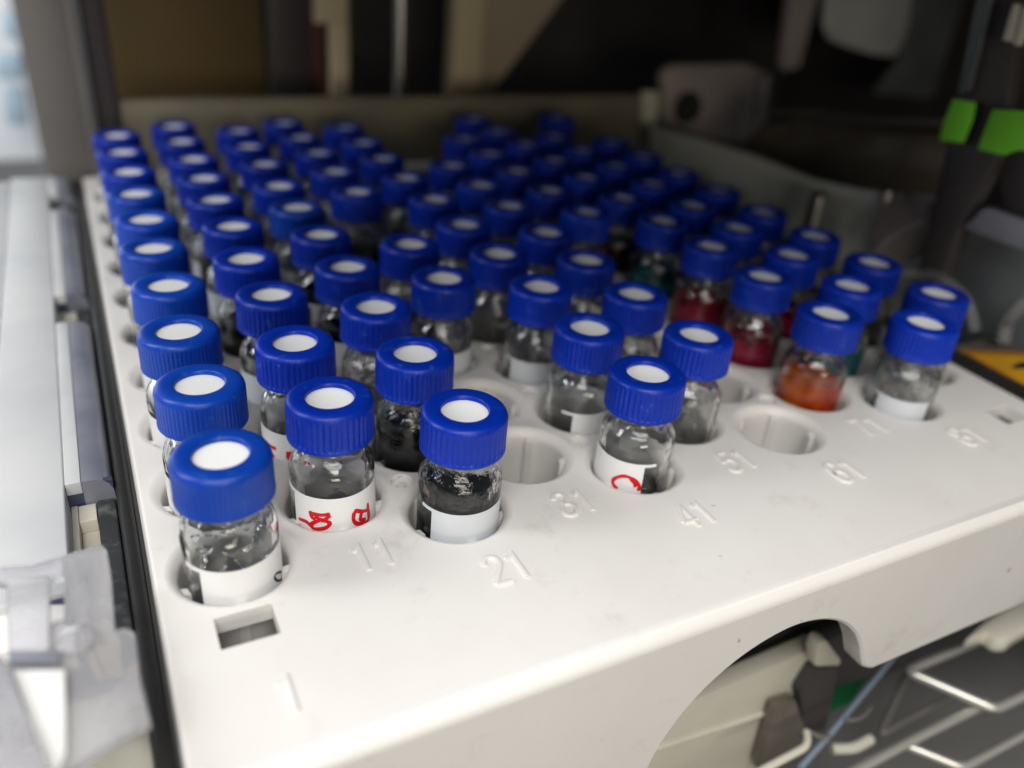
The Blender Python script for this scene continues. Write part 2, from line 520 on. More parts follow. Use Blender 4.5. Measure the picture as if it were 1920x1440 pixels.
def build_front():
    bm = bmesh.new()
    X0, X1, Z0, Z1 = -8.2, 125.0, -22.3, -1.5
    notch = [(40.2, Z0), (41.3, -18.5), (43.6, -14.2), (46.6, -10.9), (50.4, -8.4), (54.6, -7.0), (58.4, -6.7), (62.5, -7.6), (66.2, -9.5), (69.6, -12.6), (72.0, -16.0), (73.4, -18.8), (74.6, -20.9), (76.6, Z0)]
    sm = smoothline([(a, 0, b) for a, b in notch], 4)
    out = [(X0, Z0)] + [(p.x, p.z) for p in sm] + [(X1, Z0), (X1, Z1), (X0, Z1)]
    def loopat(y, off):
        ring = []
        n = len(out)
        for i, (x, z) in enumerate(out):
            dx = dz = 0
            if 0 < i < n - 3 and off:
                a, b = out[max(i - 1, 1)], out[min(i + 1, n - 4)]
                tx, tz = b[0] - a[0], b[1] - a[1]
                L = math.hypot(tx, tz) or 1
                dx, dz = -tz / L * off, tx / L * off       # away from the opening
                if z + dz < Z0: dz = Z0 - z
            ring.append(bm.verts.new((x + dx, y, z + dz)))
        return ring
    F = loopat(-27.0, 0.55)
    F2 = loopat(-26.8, 0.18)
    G = loopat(-26.4, 0.0)
    H = loopat(-23.9, 0.0)
    n = len(F)
    tri = delaunay_2d_cdt([Vector((v.co.x, v.co.z)) for v in F], [], [list(range(n))], 1, 1e-6)
    vmap = [bm.verts.new((p[0], -27.0, p[1])) for p in tri[0]]
    for f in tri[2]:
        bm.faces.new([vmap[i] for i in f])
    for A, B in ((F, F2), (F2, G), (G, H)):
        for k in range(n):
            if k == n - 2:
                continue
            bm.faces.new((A[k], A[(k + 1) % n], B[(k + 1) % n], B[k]))
    bmesh.ops.remove_doubles(bm, verts=bm.verts, dist=1e-3)
    bmesh.ops.recalc_face_normals(bm, faces=bm.faces)
    s = sum(f.normal.y * f.calc_area() for f in bm.faces if abs(f.calc_center_median().y + 27) < 1e-3)
    if s > 0:
        bmesh.ops.reverse_faces(bm, faces=bm.faces)
    return bm
obj('front_panel', build_front(), M['tray'], tray, angle=35, flat_axis=1)
bx('underside_plate', M['pillar'], (-7.0, 123.5, -6.5, 147, -15.6, -13.9), tray, bev=0)  # greyer than the tray plastic, so its colour holds part of the socket shade
for i, (a, b, c, d) in enumerate(SLOTS):
    bx('slot_shade_plate', M['darkbrown' if i == 0 else 'pillar'], (a - 1, b + 1, c - 3, d + 1, -9, -8) if i == 0 else (a - 1, b + 1, c - 1, d + 1, -3.6, -2.3), tray, bev=0)  # added plates, coloured dark for the shaded void below each slot

DIGITS = {   # strokes on a 1.7 x 3.9 field
    '1': [[(1.05, 3.85), (1.05, 0.0)], [(0.25, 3.05), (0.65, 3.15), (0.95, 3.6)]],
    '2': [[(0.1, 2.9), (0.2, 3.5), (0.8, 3.9), (1.45, 3.6), (1.6, 2.9), (1.3, 2.2), (0.6, 1.2), (0.1, 0.25)], [(0.1, 0.1), (1.7, 0.1)]],
    '3': [[(0.1, 3.1), (0.3, 3.65), (0.85, 3.9), (1.4, 3.6), (1.5, 2.9), (1.2, 2.3), (0.7, 2.1)], [(0.75, 2.05), (1.35, 1.9), (1.65, 1.2), (1.4, 0.4), (0.8, 0.05), (0.2, 0.3), (0.0, 0.9)]],
    '4': [[(1.25, 0.0), (1.25, 3.8)], [(1.15, 3.75), (0.0, 1.15)], [(-0.05, 1.05), (1.75, 1.05)]],
    '5': [[(1.55, 3.8), (0.35, 3.8)], [(0.3, 3.7), (0.15, 2.0)], [(0.2, 2.0), (0.8, 2.45), (1.45, 2.15), (1.65, 1.3), (1.35, 0.4), (0.8, 0.05), (0.25, 0.25), (0.05, 0.8)]],
    '6': [[(1.5, 3.2), (1.2, 3.75), (0.8, 3.85), (0.3, 3.4), (0.05, 2.3), (0.05, 1.3), (0.25, 0.4), (0.85, 0.05), (1.4, 0.35), (1.6, 1.2), (1.4, 2.0), (0.85, 2.3), (0.35, 2.0), (0.15, 1.5)]],
    '7': [[(0.05, 3.8), (1.6, 3.8)], [(1.6, 3.7), (1.1, 2.5), (0.7, 1.2), (0.55, 0.0)]],
    '8': [[(0.85, 2.15), (0.3, 2.45), (0.2, 3.1), (0.45, 3.7), (0.85, 3.9), (1.25, 3.7), (1.5, 3.1), (1.4, 2.45), (0.85, 2.15)], [(0.8, 2.0), (0.2, 1.7), (0.05, 1.05), (0.3, 0.3), (0.85, 0.05), (1.4, 0.3), (1.65, 1.05), (1.5, 1.7), (0.9, 2.0)]],
}
def number(text, cx, cy):
    bm = bmesh.new()
    K = 1.14
    wtot = K * (1.75 * len(text) + 0.45 * (len(text) - 1))
    x = cx - wtot / 2
    for ch in text:
        for si, st in enumerate(DIGITS[ch]):
            pts = [(x + a * K, cy + (b - 1.95) * K, 0) for a, b in st]
            if len(pts) > 4:
                pts = [tuple(p) for p in smoothline(pts, 4)]
            P = [Vector(p) for p in pts]
            h = 0.23 + 0.004 * si
            prev = None
            for i, p in enumerate(P):
                t = (P[min(i + 1, len(P) - 1)] - P[max(i - 1, 0)]).normalized()
                s = Vector((-t.y, t.x, 0))
                hw = 0.31
                ring = [bm.verts.new(p + s * k + Vector((0, 0, z))) for k, z in ((hw + 0.05, -0.02), (hw, h * 0.8), (hw - 0.06, h), (-hw + 0.06, h), (-hw, h * 0.8), (-hw - 0.05, -0.02))]
                if prev:
                    for k in range(5):
                        bm.faces.new((prev[k], ring[k], ring[k + 1], prev[k + 1]))
                else:
                    bm.faces.new(ring)
                prev = ring
            bm.faces.new(prev[::-1])
        x += 2.2 * K
    bmesh.ops.recalc_face_normals(bm, faces=bm.faces)
    return obj('embossed_number', bm, M['tray'], tray, angle=50)
for c in range(10):
    cx = c * DX + (1.3 if c == 0 else 1.0)
    cy_ = (-19.2 if c == 0 else (-19.0 if c == 9 else (-11.8 if c % 2 == 0 else -4.4)))
    number(str(c * 10 + 1) if c < 9 else '61'[1:] if False else ('81' if c == 8 else '1'), cx, cy_) if c < 9 else None

# ------------------------------------------------------------------ vials
def cap_bm(depth=0.12, nr=42):
    bm = bmesh.new()
    sub = 6
    n = nr * sub
    prof = [(4.0, 2.0), (4.1, 0.12), (4.45, 0.0), (4.85, 0.02), (5.0, 0.16), (5.02, 0.42), (4.98, 0.55), (4.98, 0.62), (4.97, 1.5), (4.96, 3.6), (4.95, 4.15), (4.94, 4.3), (4.88, 4.55), (4.75, 4.80), (4.52, 4.98), (4.25, 5.07), (3.9, 5.1), (3.3, 5.1), (3.2, 5.07), (2.95, 5.07), (2.82, 5.02), (2.74, 4.90), (2.70, 4.40)]
    def mod(i, k, r, z):
        if 7 <= i <= 10:
            ph = (k % sub) / sub
            g = max(0.0, math.cos(2 * math.pi * ph)) ** 0.7
            r -= depth * g
        elif i == 11:
            ph = (k % sub) / sub
            r -= depth * 0.4 * max(0.0, math.cos(2 * math.pi * ph))
        return r, z
    lathe(bm, prof, n, mod=mod)
    return bm
def septum_bm(dish):
    bm = bmesh.new()
    lathe(bm, [(2.72, 4.2), (2.72, 4.50), (2.60, 4.54), (2.2, 4.54 - dish * 0.25), (1.5, 4.54 - dish * 0.65), (0.8, 4.54 - dish * 0.9), (0, 4.54 - dish)], 40)
    return bm
GL_OUT = [(0, -13.4), (4.2, -13.4), (4.75, -13.1), (4.95, -12.5), (4.97, -6), (4.97, 0), (4.97, 4.6), (4.90, 5.3), (4.70, 5.95), (4.35, 6.5), (3.98, 6.95), (3.78, 7.4), (3.72, 7.9), (3.76, 8.25), (4.0, 8.6), (3.85, 9.2), (3.8, 10.5), (3.8, 13.3)]
GL_IN = [(2.6, 13.35), (2.6, 9.0), (2.65, 8.0), (2.85, 7.2), (3.3, 6.5), (3.85, 5.85), (4.18, 5.1), (4.25, 4.4), (4.27, 0), (4.27, -6), (4.2, -11.4), (3.7, -12.1), (0, -12.3)]
def glass_bm(seed, rough):
    rnd = random.Random(seed)
    bm = bmesh.new()
    ph = [rnd.uniform(0, 6.28) for _ in range(6)]
    n = 56
    nout = len(GL_OUT)
    def mod(i, k, r, z):
        a = 2 * math.pi * k / n
        if z > 4.4:
            amp = rough
        elif i >= nout:
            amp = rough * 0.35
        else:
            amp = 0.0
        if i < nout:
            amp *= 0.35
        d = amp * (math.sin(3 * a + ph[0] + z) * 0.5 + math.sin(7 * a + ph[1] - 1.7 * z) * 0.35 + math.sin(11 * a + ph[2] + 2.3 * z) * 0.25)
        zz = z + (amp * 0.8 * math.sin(2 * a + ph[3]) if 4.4 < z < 9 else 0)
        return r + d, zz
    lathe(bm, GL_OUT + GL_IN, n, mod=mod)
    bmesh.ops.recalc_face_normals(bm, faces=bm.faces)
    return bm
def liquid_bm(level, seed=1, rag=0.15):
    rnd = random.Random(seed)
    bm = bmesh.new()
    ph = [rnd.uniform(0, 6.28) for _ in range(4)]
    r = 4.36
    def mod(i, k, rr, z):
        a = 2 * math.pi * k / 48
        if z > -11:
            z += rag * (math.sin(2 * a + ph[0]) + 0.6 * math.sin(5 * a + ph[1]) + 0.5 * math.sin(9 * a + ph[2])) * (rr / r)
        return rr, z
    lathe(bm, [(0, -12.2), (3.7, -12.0), (4.3, -11.3), (r, level - 0.4), (r, level), (r - 0.35, level - 0.18), (r - 1.2, level - 0.24), (1.2, level - 0.24), (0, level - 0.24)], 48, mod=mod)
    bmesh.ops.recalc_face_normals(bm, faces=bm.faces)
    return bm
def film_bm():
    bm = bmesh.new()
    lathe(bm, [(4.37, -11), (4.37, 0), (4.36, 4.4), (4.28, 5.15), (3.96, 5.93), (3.42, 6.6), (2.98, 7.25), (2.8, 8.0)], 48)
    return bm
def patch_bm(a0, a1, z0, z1, r, th=0.05):
    """a strip of label bent round the glass; angles in degrees"""
    bm = bmesh.new()
    n = max(3, int(abs(a1 - a0) / 4))
    L = []
    for k in range(n + 1):
        a = math.radians(a0 + (a1 - a0) * k / n)
        c, s = math.cos(a), math.sin(a)
        L.append([bm.verts.new((rr * c, rr * s, z)) for rr, z in ((r, z0), (r, z1), (r + th, z1), (r + th, z0))])
    for A, B in zip(L, L[1:]):
        for k in range(4):
            bm.faces.new((A[k], B[k], B[(k + 1) % 4], A[(k + 1) % 4]))
    bm.faces.new(L[0]); bm.faces.new(L[-1][::-1])
    bmesh.ops.recalc_face_normals(bm, faces=bm.faces)
    return bm
def join_bm(a, b):
    me = bpy.data.meshes.new('tmp')
    b.to_mesh(me); b.free()
    a.from_mesh(me)
    bpy.data.meshes.remove(me)
    return a
def crystals_bm(seed, n, zlo, zhi, rmin=2.2, rmax=3.75, size=0.5):
    rnd = random.Random(seed)
    bm = bmesh.new()
    for _ in range(n):
        a, r, z = rnd.uniform(0, 6.283), rnd.uniform(rmin, rmax), zlo + (zhi - zlo) * rnd.random() ** 1.6
        s = size * rnd.uniform(0.4, 1.2)
        c = Vector((r * math.cos(a), r * math.sin(a), z))
        pts = [c + Vector((rnd.uniform(-1, 1), rnd.uniform(-1, 1), rnd.uniform(-1, 1))).normalized() * s * rnd.uniform(0.5, 1) for _ in range(8)]
        vs = [bm.verts.new(p) for p in pts]
        h = bmesh.ops.convex_hull(bm, input=vs)
        dele = [g for g in h['geom_interior'] if isinstance(g, bmesh.types.BMVert)]
        if dele:
            bmesh.ops.delete(bm, geom=dele, context='VERTS')
    return bm
def beads_bm(seed, n):
    rnd = random.Random(seed)
    bm = bmesh.new()
    for _ in range(n):
        a = rnd.uniform(0, 6.283)
        z = rnd.uniform(0.5, 6.6)
        r = 4.0 if z < 4.6 else 4.0 - (z - 4.6) * 0.62
        bmesh.ops.create_icosphere(bm, subdivisions=2, radius=rnd.uniform(0.14, 0.27), matrix=Matrix.Translation((r * math.cos(a), r * math.sin(a), z)))
    return bm

caps = {'royal': (cap_bm(0.13, 42), 'cap_royal', septum_bm(0.38)), 'teal': (cap_bm(0.05, 60), 'cap_teal', septum_bm(0.12))}
PROTO = {}
def proto_mesh(key, fn, m):
    if key not in PROTO:
        o = obj(key, fn(), m)
        PROTO[key] = o.data
        bpy.data.objects.remove(o)
    return PROTO[key]
def part(name, me, parent):
    o = bpy.data.objects.new(name, me)
    col.objects.link(o)
    o.parent = parent
    return o

# measured lean of each cap (x, y) in millimetres; None where the socket is empty
LEAN = {
 0: [(0, .2), (.2, .2), (-.2, -.2), (.4, .1), (0, .5), (.4, -.3), (.1, -.4), (.1, -.8), (.2, -.6), (.1, -.9)],
 1: [(0, .1), (-.4, -.2), (.1, .6), (-.6, .2), (.2, .6), (-.2, .7), (-.1, -.2), (0, -.8), (-.4, -.6), (-.2, -.8)],
 2: [(.3, -.2), (-.1, -.3), (-.3, -.2), (.2, .3), (.1, .5), (-.2, .6), (-.4, -.5), (.2, .5), (-.2, .5), (.4, .2)],
 3: [None, None, (-.2, -.5), (0, 0), None, (0, .3), (-.1, 0), (.3, .3), (.1, -.3), (-.5, -.2)],
 4: [(-.2, .3), (-.4, -.6), (0, -.4), (-.2, -.6), (-.1, -.3), (.3, 0), (-.2, .1), (0, .8), (0, .2), (.1, .7)],
 5: [(.5, .1), (0, .3), (-.1, .3), (-.1, -.4), (.1, .5), (.4, -.2), (.4, .4), None, None, None],
 6: [None, None, None, None, (.6, .8), (.5, .7), (.2, .8), (.3, .8), (.3, .8), None],
 7: [(-.2, -.1), (.1, .3), (.5, .2), (.1, 0), (.5, .1), (.6, .7), (.7, .5), (.6, .5), (-.2, -.1), (-.6, -.5)],
 8: [(-.7, -.2), (-.5, 0), (0, -.2), (-.2, -.2), (-.2, -.6), (.5, .3), (.7, .7), (-.1, .7), (-.2, -.3), None],
 9: [(-.8, .4), (-.4, -.2), (-.6, -.6), (-.6, -.6), (.2, .2), (-.3, -.6), (0, -.1), (0, -.3), None, (-.1, -.8)],
}
# labels: (main from, main to, strip from, strip to, top, paper) in degrees to the right of the side that faces the viewer
PATCH = {
 (0, 0): (-41, 150, -64, -40, 2.9, 'paper'), (1, 0): (-60, 96, -86, -59, 3.3, 'paper'), (2, 0): (-37, 78, -56, -36, 2.8, 'paper_grey'),
 (4, 0): (-150, 20, 19, 38, 3.2, 'paper'), (4, 1): (-7, 120, -27, -6, 2.6, 'paper'), (4, 2): (-44, 80, -66, -43, 3.0, 'paper_grey'),
 (8, 0): (-35, 58, -57, -34, 2.4, 'paper_grey'), (1, 1): (-80, 60, 59, 75, 3.0, 'paper'), (3, 2): (10, 130, -8, 11, 3.0, 'paper_grey'),
 (0, 1): (-170, -50, -51, -30, 3.0, 'paper'), (0, 2): (-160, -40, -41, -20, 3.0, 'paper'), (0, 3): (-150, -30, -31, -10, 3.0, 'paper'),
}
INK = {
 (1, 0): ('ink_red', 0.28, [[(582, 958), (585, 970), (592, 974)], [(585, 963), (604, 966), (619, 964)], [(619, 966), (608, 975), (596, 972), (590, 964)],
                     [(601, 976), (616, 979), (617, 985), (607, 991), (588, 991), (585, 982), (601, 975)], [(560, 972), (574, 978), (586, 989)],
                     [(689, 943), (692, 973)], [(664, 957), (680, 959), (690, 955)], [(664, 960), (663, 975), (670, 982), (684, 980), (692, 972)], [(678, 960), (676, 974), (685, 974)]]),
 (1, 1): ('ink_red', 0.32, [[(500, 833), (511, 838), (518, 841)], [(502, 848), (515, 855)], [(541, 846), (541, 858), (548, 855), (556, 849)], [(544, 846), (549, 853)]]),
 (4, 0): ('ink_red', 0.27, [[(1158, 917), (1150, 908), (1150, 900), (1158, 895), (1170, 893), (1182, 896), (1193, 903), (1199, 912), (1197, 921)], [(1182, 897), (1190, 907), (1192, 914)]]),
 (0, 0): ('ink_black', 0.17, [[(528, 1072), (519, 1075), (515, 1083), (521, 1089), (528, 1085), (529, 1074)], [(529, 1074), (530, 1094)]]),
}
CONT = {(2, 0): 'black', (2, 1): 'black_full', (7, 0): 'orange', (7, 1): 'crimson', (7, 2): 'red', (7, 3): 'teal', (7, 4): 'brown',
        (8, 1): 'teal_dark', (8, 2): 'pink', (2, 2): 'beads', (0, 0): 'crystals', (1, 3): 'dark', (2, 3): 'dark', (2, 4): 'dark', (4, 0): 'water', (1, 0): 'water'}
CONT_WORDS = {'black': 'half full of black liquid', 'black_full': 'full of black liquid', 'orange': 'full of orange liquid',
              'crimson': 'full of crimson liquid', 'red': 'holding red liquid', 'teal': 'holding teal liquid', 'brown': 'holding dark brown liquid',
              'teal_dark': 'holding dark teal liquid', 'pink': 'with pink residue', 'beads': 'covered inside in tiny beads',
              'crystals': 'with clear crystals inside'}
ORD = ['front', 'second', 'third', 'fourth', 'fifth', 'sixth', 'seventh', 'eighth', 'ninth', 'tenth']
vial_list = []
for c in range(10):
    count = 0
    WORDS = ['one', 'eleven', 'twenty-one', 'thirty-one', 'forty-one', 'fifty-one', 'sixty-one', 'seventy-one', 'eighty-one']
    for r in range(10):
        if LEAN[c][r] is None:
            continue
        hx, hy = hole(c, r)
        lx, ly = LEAN[c][r]
        rnd = random.Random(c * 31 + r)
        bx_, by_ = lx * 0.35, ly * 0.35
        top, piv = 13.6, -13.55
        v = empty('vial', (hx + bx_, hy + by_, piv))
        ty = (lx - bx_) / (top - piv)
        tx = -(ly - by_) / (top - piv)
        v.rotation_euler = (tx, ty, 0)
        v.name = 'vial'
        teal = (c == 0 and r <= 6) or (c, r) == (2, 5)
        content = CONT.get((c, r))
        if content is None:
            content = rnd.choice(['clear', 'clear', 'grey', 'beads2', 'crystals2', 'clear'])
        # label
        mk = 'column embossed ' + WORDS[c] if c < 9 else 'last column by the black rail'
        pos = 'front of the ' + mk if count == 0 else ORD[count] + ' in the ' + mk
        cw = CONT_WORDS.get(content, '')
        first = ('lighter ' if teal else '') + 'blue-capped vial'
        if (c, r) == (1, 0): cw = 'with red writing'
        if (c, r) == (4, 0): cw = 'with a red loop on its label'
        lab = (first + ' ' + cw).strip() + ', ' + pos
        tag(v, lab, 'vial', 'blue-capped glass vials standing in the tray')
        OFF = -piv           # parts are drawn with the tray top at z = 0
        turn = rnd.uniform(0, 6.28)
        # cap and septum
        kind = 'teal' if teal else 'royal'
        cb, cm, sb = caps[kind]
        cap = part('cap', proto_mesh('cap_' + kind, lambda: cb, M[cm]), v)
        cap.location = (0, 0, (9.02 + OFF) * S)
        cap.rotation_euler = (0, 0, turn)
        sp = part('septum', proto_mesh('septum_' + kind, lambda: sb, M['septum']), cap)
        # glass
        rough = 0.17
        variant = (c * 3 + r) % 5
        near = (c + r) < 7
        gl_kind = 'glass_rough' if content in ('black', 'black_full', 'beads', 'beads2', 'grey') else 'glass'
        gl = part('glass_body', proto_mesh('glass_body_%d_%s' % (variant, gl_kind), lambda: glass_bm(variant, rough), M[gl_kind]), v)
        gl.location = (0, 0, OFF * S)
        # contents
        def inside(name, bm_or_key, m, fn=None):
            me = proto_mesh(bm_or_key, fn, m)
            o = part(name, me, v)
            o.location = (0, 0, OFF * S)
            o.rotation_euler = (0, 0, turn)
            return o
        if content in ('black', 'black_full', 'dark'):
            inside('liquid', 'liq_black_' + content, M['black_liquid'], lambda: liquid_bm({'black': 3.6, 'black_full': 3.4, 'dark': 3.5}[content], 3, 0.12))
            inside('residue_film', 'film_black', M['film_black'], film_bm)
        elif content == 'orange':
            inside('liquid', 'liq_orange', M['orange_liquid'], lambda: liquid_bm(2.9, 5, 0.10))
        elif content == 'crimson':
            inside('liquid', 'liq_crimson', M['crimson_liquid'], lambda: liquid_bm(2.9, 6, 0.2))
            inside('residue_film', 'film_pink', M['film_pink'], film_bm)
        elif content in ('red', 'pink'):
            inside('liquid', 'liq_' + content, M['red_liquid' if content == 'red' else 'crimson_liquid'], lambda: liquid_bm(4.2 if content == 'red' else 1.5, 7, 0.2))
            inside('residue_film', 'film_pink', M['film_pink'], film_bm)
        elif content in ('teal', 'teal_dark'):
            inside('liquid', 'liq_teal', M['teal_liquid'], lambda: liquid_bm(3.2, 8, 0.2))
            inside('residue_film', 'film_teal', M['film_teal'], film_bm)
        elif content == 'brown':
            inside('liquid', 'liq_brown', M['brown_liquid'], lambda: liquid_bm(4.6, 9, 0.2))
        elif content == 'beads':
            o = inside('beads', 'beads', M['crystal'], lambda: beads_bm(4, 260)); o['kind'] = 'stuff'
        elif content == 'beads2':
            o = inside('beads', 'beads_few', M['crystal'], lambda: beads_bm(14, 90)); o['kind'] = 'stuff'
        elif content == 'crystals':
            o = inside('crystals', 'crystals', M['crystal'], lambda: crystals_bm(5, 70, 1.5, 4.6)); o['kind'] = 'stuff'
        elif content == 'crystals2':
            o = inside('crystals', 'crystals_few', M['crystal'], lambda: crystals_bm(15, 40, -1.5, 3.5)); o['kind'] = 'stuff'
        elif content == 'grey':
            inside('residue_film', 'film_grey', M['film_grey'], film_bm)
        elif content == 'water':
            inside('liquid', 'liq_water', M['water'], lambda: liquid_bm(-3.0, 2, 0.0))
        # written label, turned by how it faces the viewer
        face = math.degrees(math.atan2(CAM.y - hy, CAM.x - hx))
        pp = PATCH.get((c, r))
        if pp is None and c != 7 and content in ('clear', 'beads2', 'crystals2', 'grey', 'dark', 'pink') and (c, r) not in ((5, 0),):
            a = rnd.uniform(-180, 180)
            pp = (a, a + 120, a - 20, a + 1, 3.0, rnd.choice(['paper', 'paper_grey']))
        if pp:
            a0, a1, s0, s1, ztop, pm = pp
            bm = patch_bm(face + a0, face + a1, -11, ztop, 4.985)
            lo, hi = min(s0, s1), max(s0, s1)
            bm = join_bm(bm, patch_bm(face + lo, face + hi, ztop - 0.42, ztop - 0.002, 4.985))
            lb = obj('paper_label', bm, M[pm], gl)
        if (c, r) in INK:
            im, hw, strokes = INK[(c, r)]
            bm = bmesh.new()
            R0 = 5.045
            cxv, cyv = hx + lx * 0.62, hy + ly * 0.62
            for si, st in enumerate(strokes):
                P = []
                for (pu, pv) in st:
                    d = (RIGHT * ((pu - 960) / FPX) + DOWN * ((pv - 720) / FPX) + FWD)
                    ox, oy = CAM.x - cxv, CAM.y - cyv
                    A = d.x * d.x + d.y * d.y; B = 2 * (ox * d.x + oy * d.y); Cq = ox * ox + oy * oy - R0 * R0
                    D = B * B - 4 * A * Cq
                    t = (-B - math.sqrt(max(D, 0))) / (2 * A)
                    q = CAM + d * t
                    P.append(Vector((math.atan2(q.y - cyv, q.x - cxv) * R0, q.z, 0)))
                if len(P) > 2:
                    P = smoothline(P, 7)
                else:
                    P = [P[0].lerp(P[1], k / 6) for k in range(7)]
                prev = None
                rad = R0 + 0.004 + 0.003 * si
                for i, p in enumerate(P):
                    t = (P[min(i + 1, len(P) - 1)] - P[max(i - 1, 0)]).normalized()
                    s = Vector((-t.y, t.x, 0))
                    wv = hw * (0.92 + 0.08 * math.sin(i * 0.5 + si))
                    if i in (0, len(P) - 1): wv *= 0.6
                    ring = []
                    for sg in (-1, 1):
                        q = p + s * sg * wv
                        ring.append(bm.verts.new((rad * math.cos(q.x / R0), rad * math.sin(q.x / R0), q.y)))
                    if prev:
                        bm.faces.new((prev[0], ring[0], ring[1], prev[1]))
                    prev = ring
            obj('handwriting', bm, M[im], gl)
        count += 1

# ------------------------------------------------------------------ left side of the machine
cov = empty('side_cover', (-20, 60, 0))
tag(cov, 'long milky white plastic cover beside the tray, with dark cut-out windows', 'cover strip')
def local(o, e):
    o.location = -e.location
    return o
local(bx('flat_top', M['slab'], (-23.2, -15.6, 1.5, 150, -1.6, 0.15), cov, bev=0.25), cov)
local(bx('outer_lip', M['slab'], (-70, -23.4, -60, 150, -2.6, -0.5), cov, bev=0.4), cov)
for y0, y1 in ((20.2, 66.0), (77.4, 124.0), (136, 150)):
    local(bx('inner_flat', M['slab'], (-15.55, -13.85, y0, y1, -1.6, 0.13), cov, bev=0.1), cov)
    bm = bmesh.new()
    prof = [(-13.8, 0.0), (-12.6, 0.05), (-11.6, -0.25), (-10.9, -0.9), (-10.5, -1.9), (-10.4, -4.5), (-13.8, -4.5)]
    prism(bm, [Vector((x, y0, z)) for x, z in prof], (0, y1 - y0, 0))
    local(obj('rounded_edge', bm, M['greyblue'], cov, angle=45), cov)
    local(bx('window_end', M['navy'], (-15.6, -10.5, y0 + 0.05, y0 + 0.7, -5.5, -0.32), cov, bev=0.1), cov)
for y0, y1 in ((-3, 20.2), (66, 77.4), (124, 136)):
    o = empty('guide_block', (-14, (y0 + y1) / 2, -4))
    tag(o, {-3: 'cream guide block and dusty black bar in the nearest cut-out of the milky cover', 66: 'cream guide block in the middle cut-out of the milky cover', 124: 'cream guide block in the farthest cut-out of the milky cover'}[y0], 'guide block', 'guide blocks in the cut-outs of the cover')
    bm = bmesh.new()
    box(bm, -15.4, -14.7, y0, y1, -9, -3.2, 0.1)
    box(bm, -14.65, -12.75, y0, y1, -9, -5.0, 0.1)
    box(bm, -14.65, -12.75, y1 - 3.4, y1 - 0.2, -4.98, -3.2, 0.1)
    local(obj('cream_block', bm, M['cream'], o), o)
    local(bx('dusty_bar', M['dusty'], (-12.65, -10.55, y0 - (9 if y0 < 0 else 0), y1, -7, -3.0), o, bev=0.3), o)
tag(bx('black_rail', M['black'], (-10.35, -8.75, -70, 152, -9, -1.2), bev=0.5), 'long black rail in the gap between the milky cover and the tray', 'rail')
tag(bx('grey_plate', M['cream'], (-24, -10.6, -70, -4.2, -10.5, -9.2), bev=0.2), 'beige plate under the clear plastic latch at the near corner', 'plate')
def under(name, m, px, z, th, lab, cat):
    bm = bmesh.new()
    prism(bm, [at(u, v, 2, z) for u, v in px], (0, 0, -th), 0.1)
    return tag(obj(name, bm, m), lab, cat)
under('white_block', M['white_in'], [(-30, 1136), (130, 1128), (135, 1210), (-30, 1225)], -1.0, 4, 'bright white block seen through the gap in the clear plastic latch', 'block')
under('slate_bar', M['navy'], [(-30, 1098), (128, 1078), (130, 1127), (-30, 1135)], -0.6, 3, 'dark slate bar seen through the gap in the clear latch', 'bar')
tag(bx('adhesive_lump', M['glue'], (-12.3, -10.5, -13.4, -8.8, -6, -1.6), bev=0.7), 'brown stained lump between the clear latch and the black rail', 'adhesive')

latch = empty('plastic_latch', (-15, -12, 6))
tag(latch, 'frosted clear plastic latch with slots, over the near end of the milky cover', 'latch')
def flat(px, z, th, name, m, bev=0.15):
    bm = bmesh.new()
    prism(bm, [at(u, v, 2, z) for u, v in px], (0, 0, -th), bev)
    return local(obj(name, bm, m, latch), latch)
flat([(-40, 1062), (60, 1058), (118, 1040), (118, 1074), (92, 1078), (60, 1085), (-40, 1090)], 6.0, 1.1, 'latch_band', M['frost'])
flat([(119.5, 1040), (190, 1020), (200, 1030), (207, 1075), (214, 1182), (236, 1176), (252, 1184), (262, 1270), (281, 1350), (205, 1390), (130, 1440), (60, 1490), (-60, 1560), (-60, 1240), (92, 1238), (95, 1165), (119.5, 1160)], 6.0, 1.1, 'latch_plate', M['frost'])
flat([(12, 1085), (90, 1078), (92, 1216), (14, 1219)], 7.2, 1.1, 'latch_tab', M['frost'])
flat([(14, 1220.5), (112, 1220.5), (114, 1237), (16, 1237)], 7.0, 0.8, 'latch_rib', M['greyblue'])
flat([(24, 1256), (122, 1254), (124, 1330), (124, 1410), (104, 1460), (66, 1370)], 6.6, 0.55, 'latch_pad', M['white_in'])
flat([(-60, 1235), (4, 1228), (30, 1290), (60, 1360), (92, 1440), (110, 1500), (-60, 1520)], 8.0, 0.9, 'latch_arm', M['frost'])
bm = bmesh.new()
p = at(140, 1190, 2, 7)
lathe(bm, [(0, 6.7), (1.2, 6.68), (1.5, 6.55), (1.6, 6.3), (1.6, 6.05)], 32, p.x, p.y)
local(obj('latch_boss', bm, M['frost'], latch), latch)

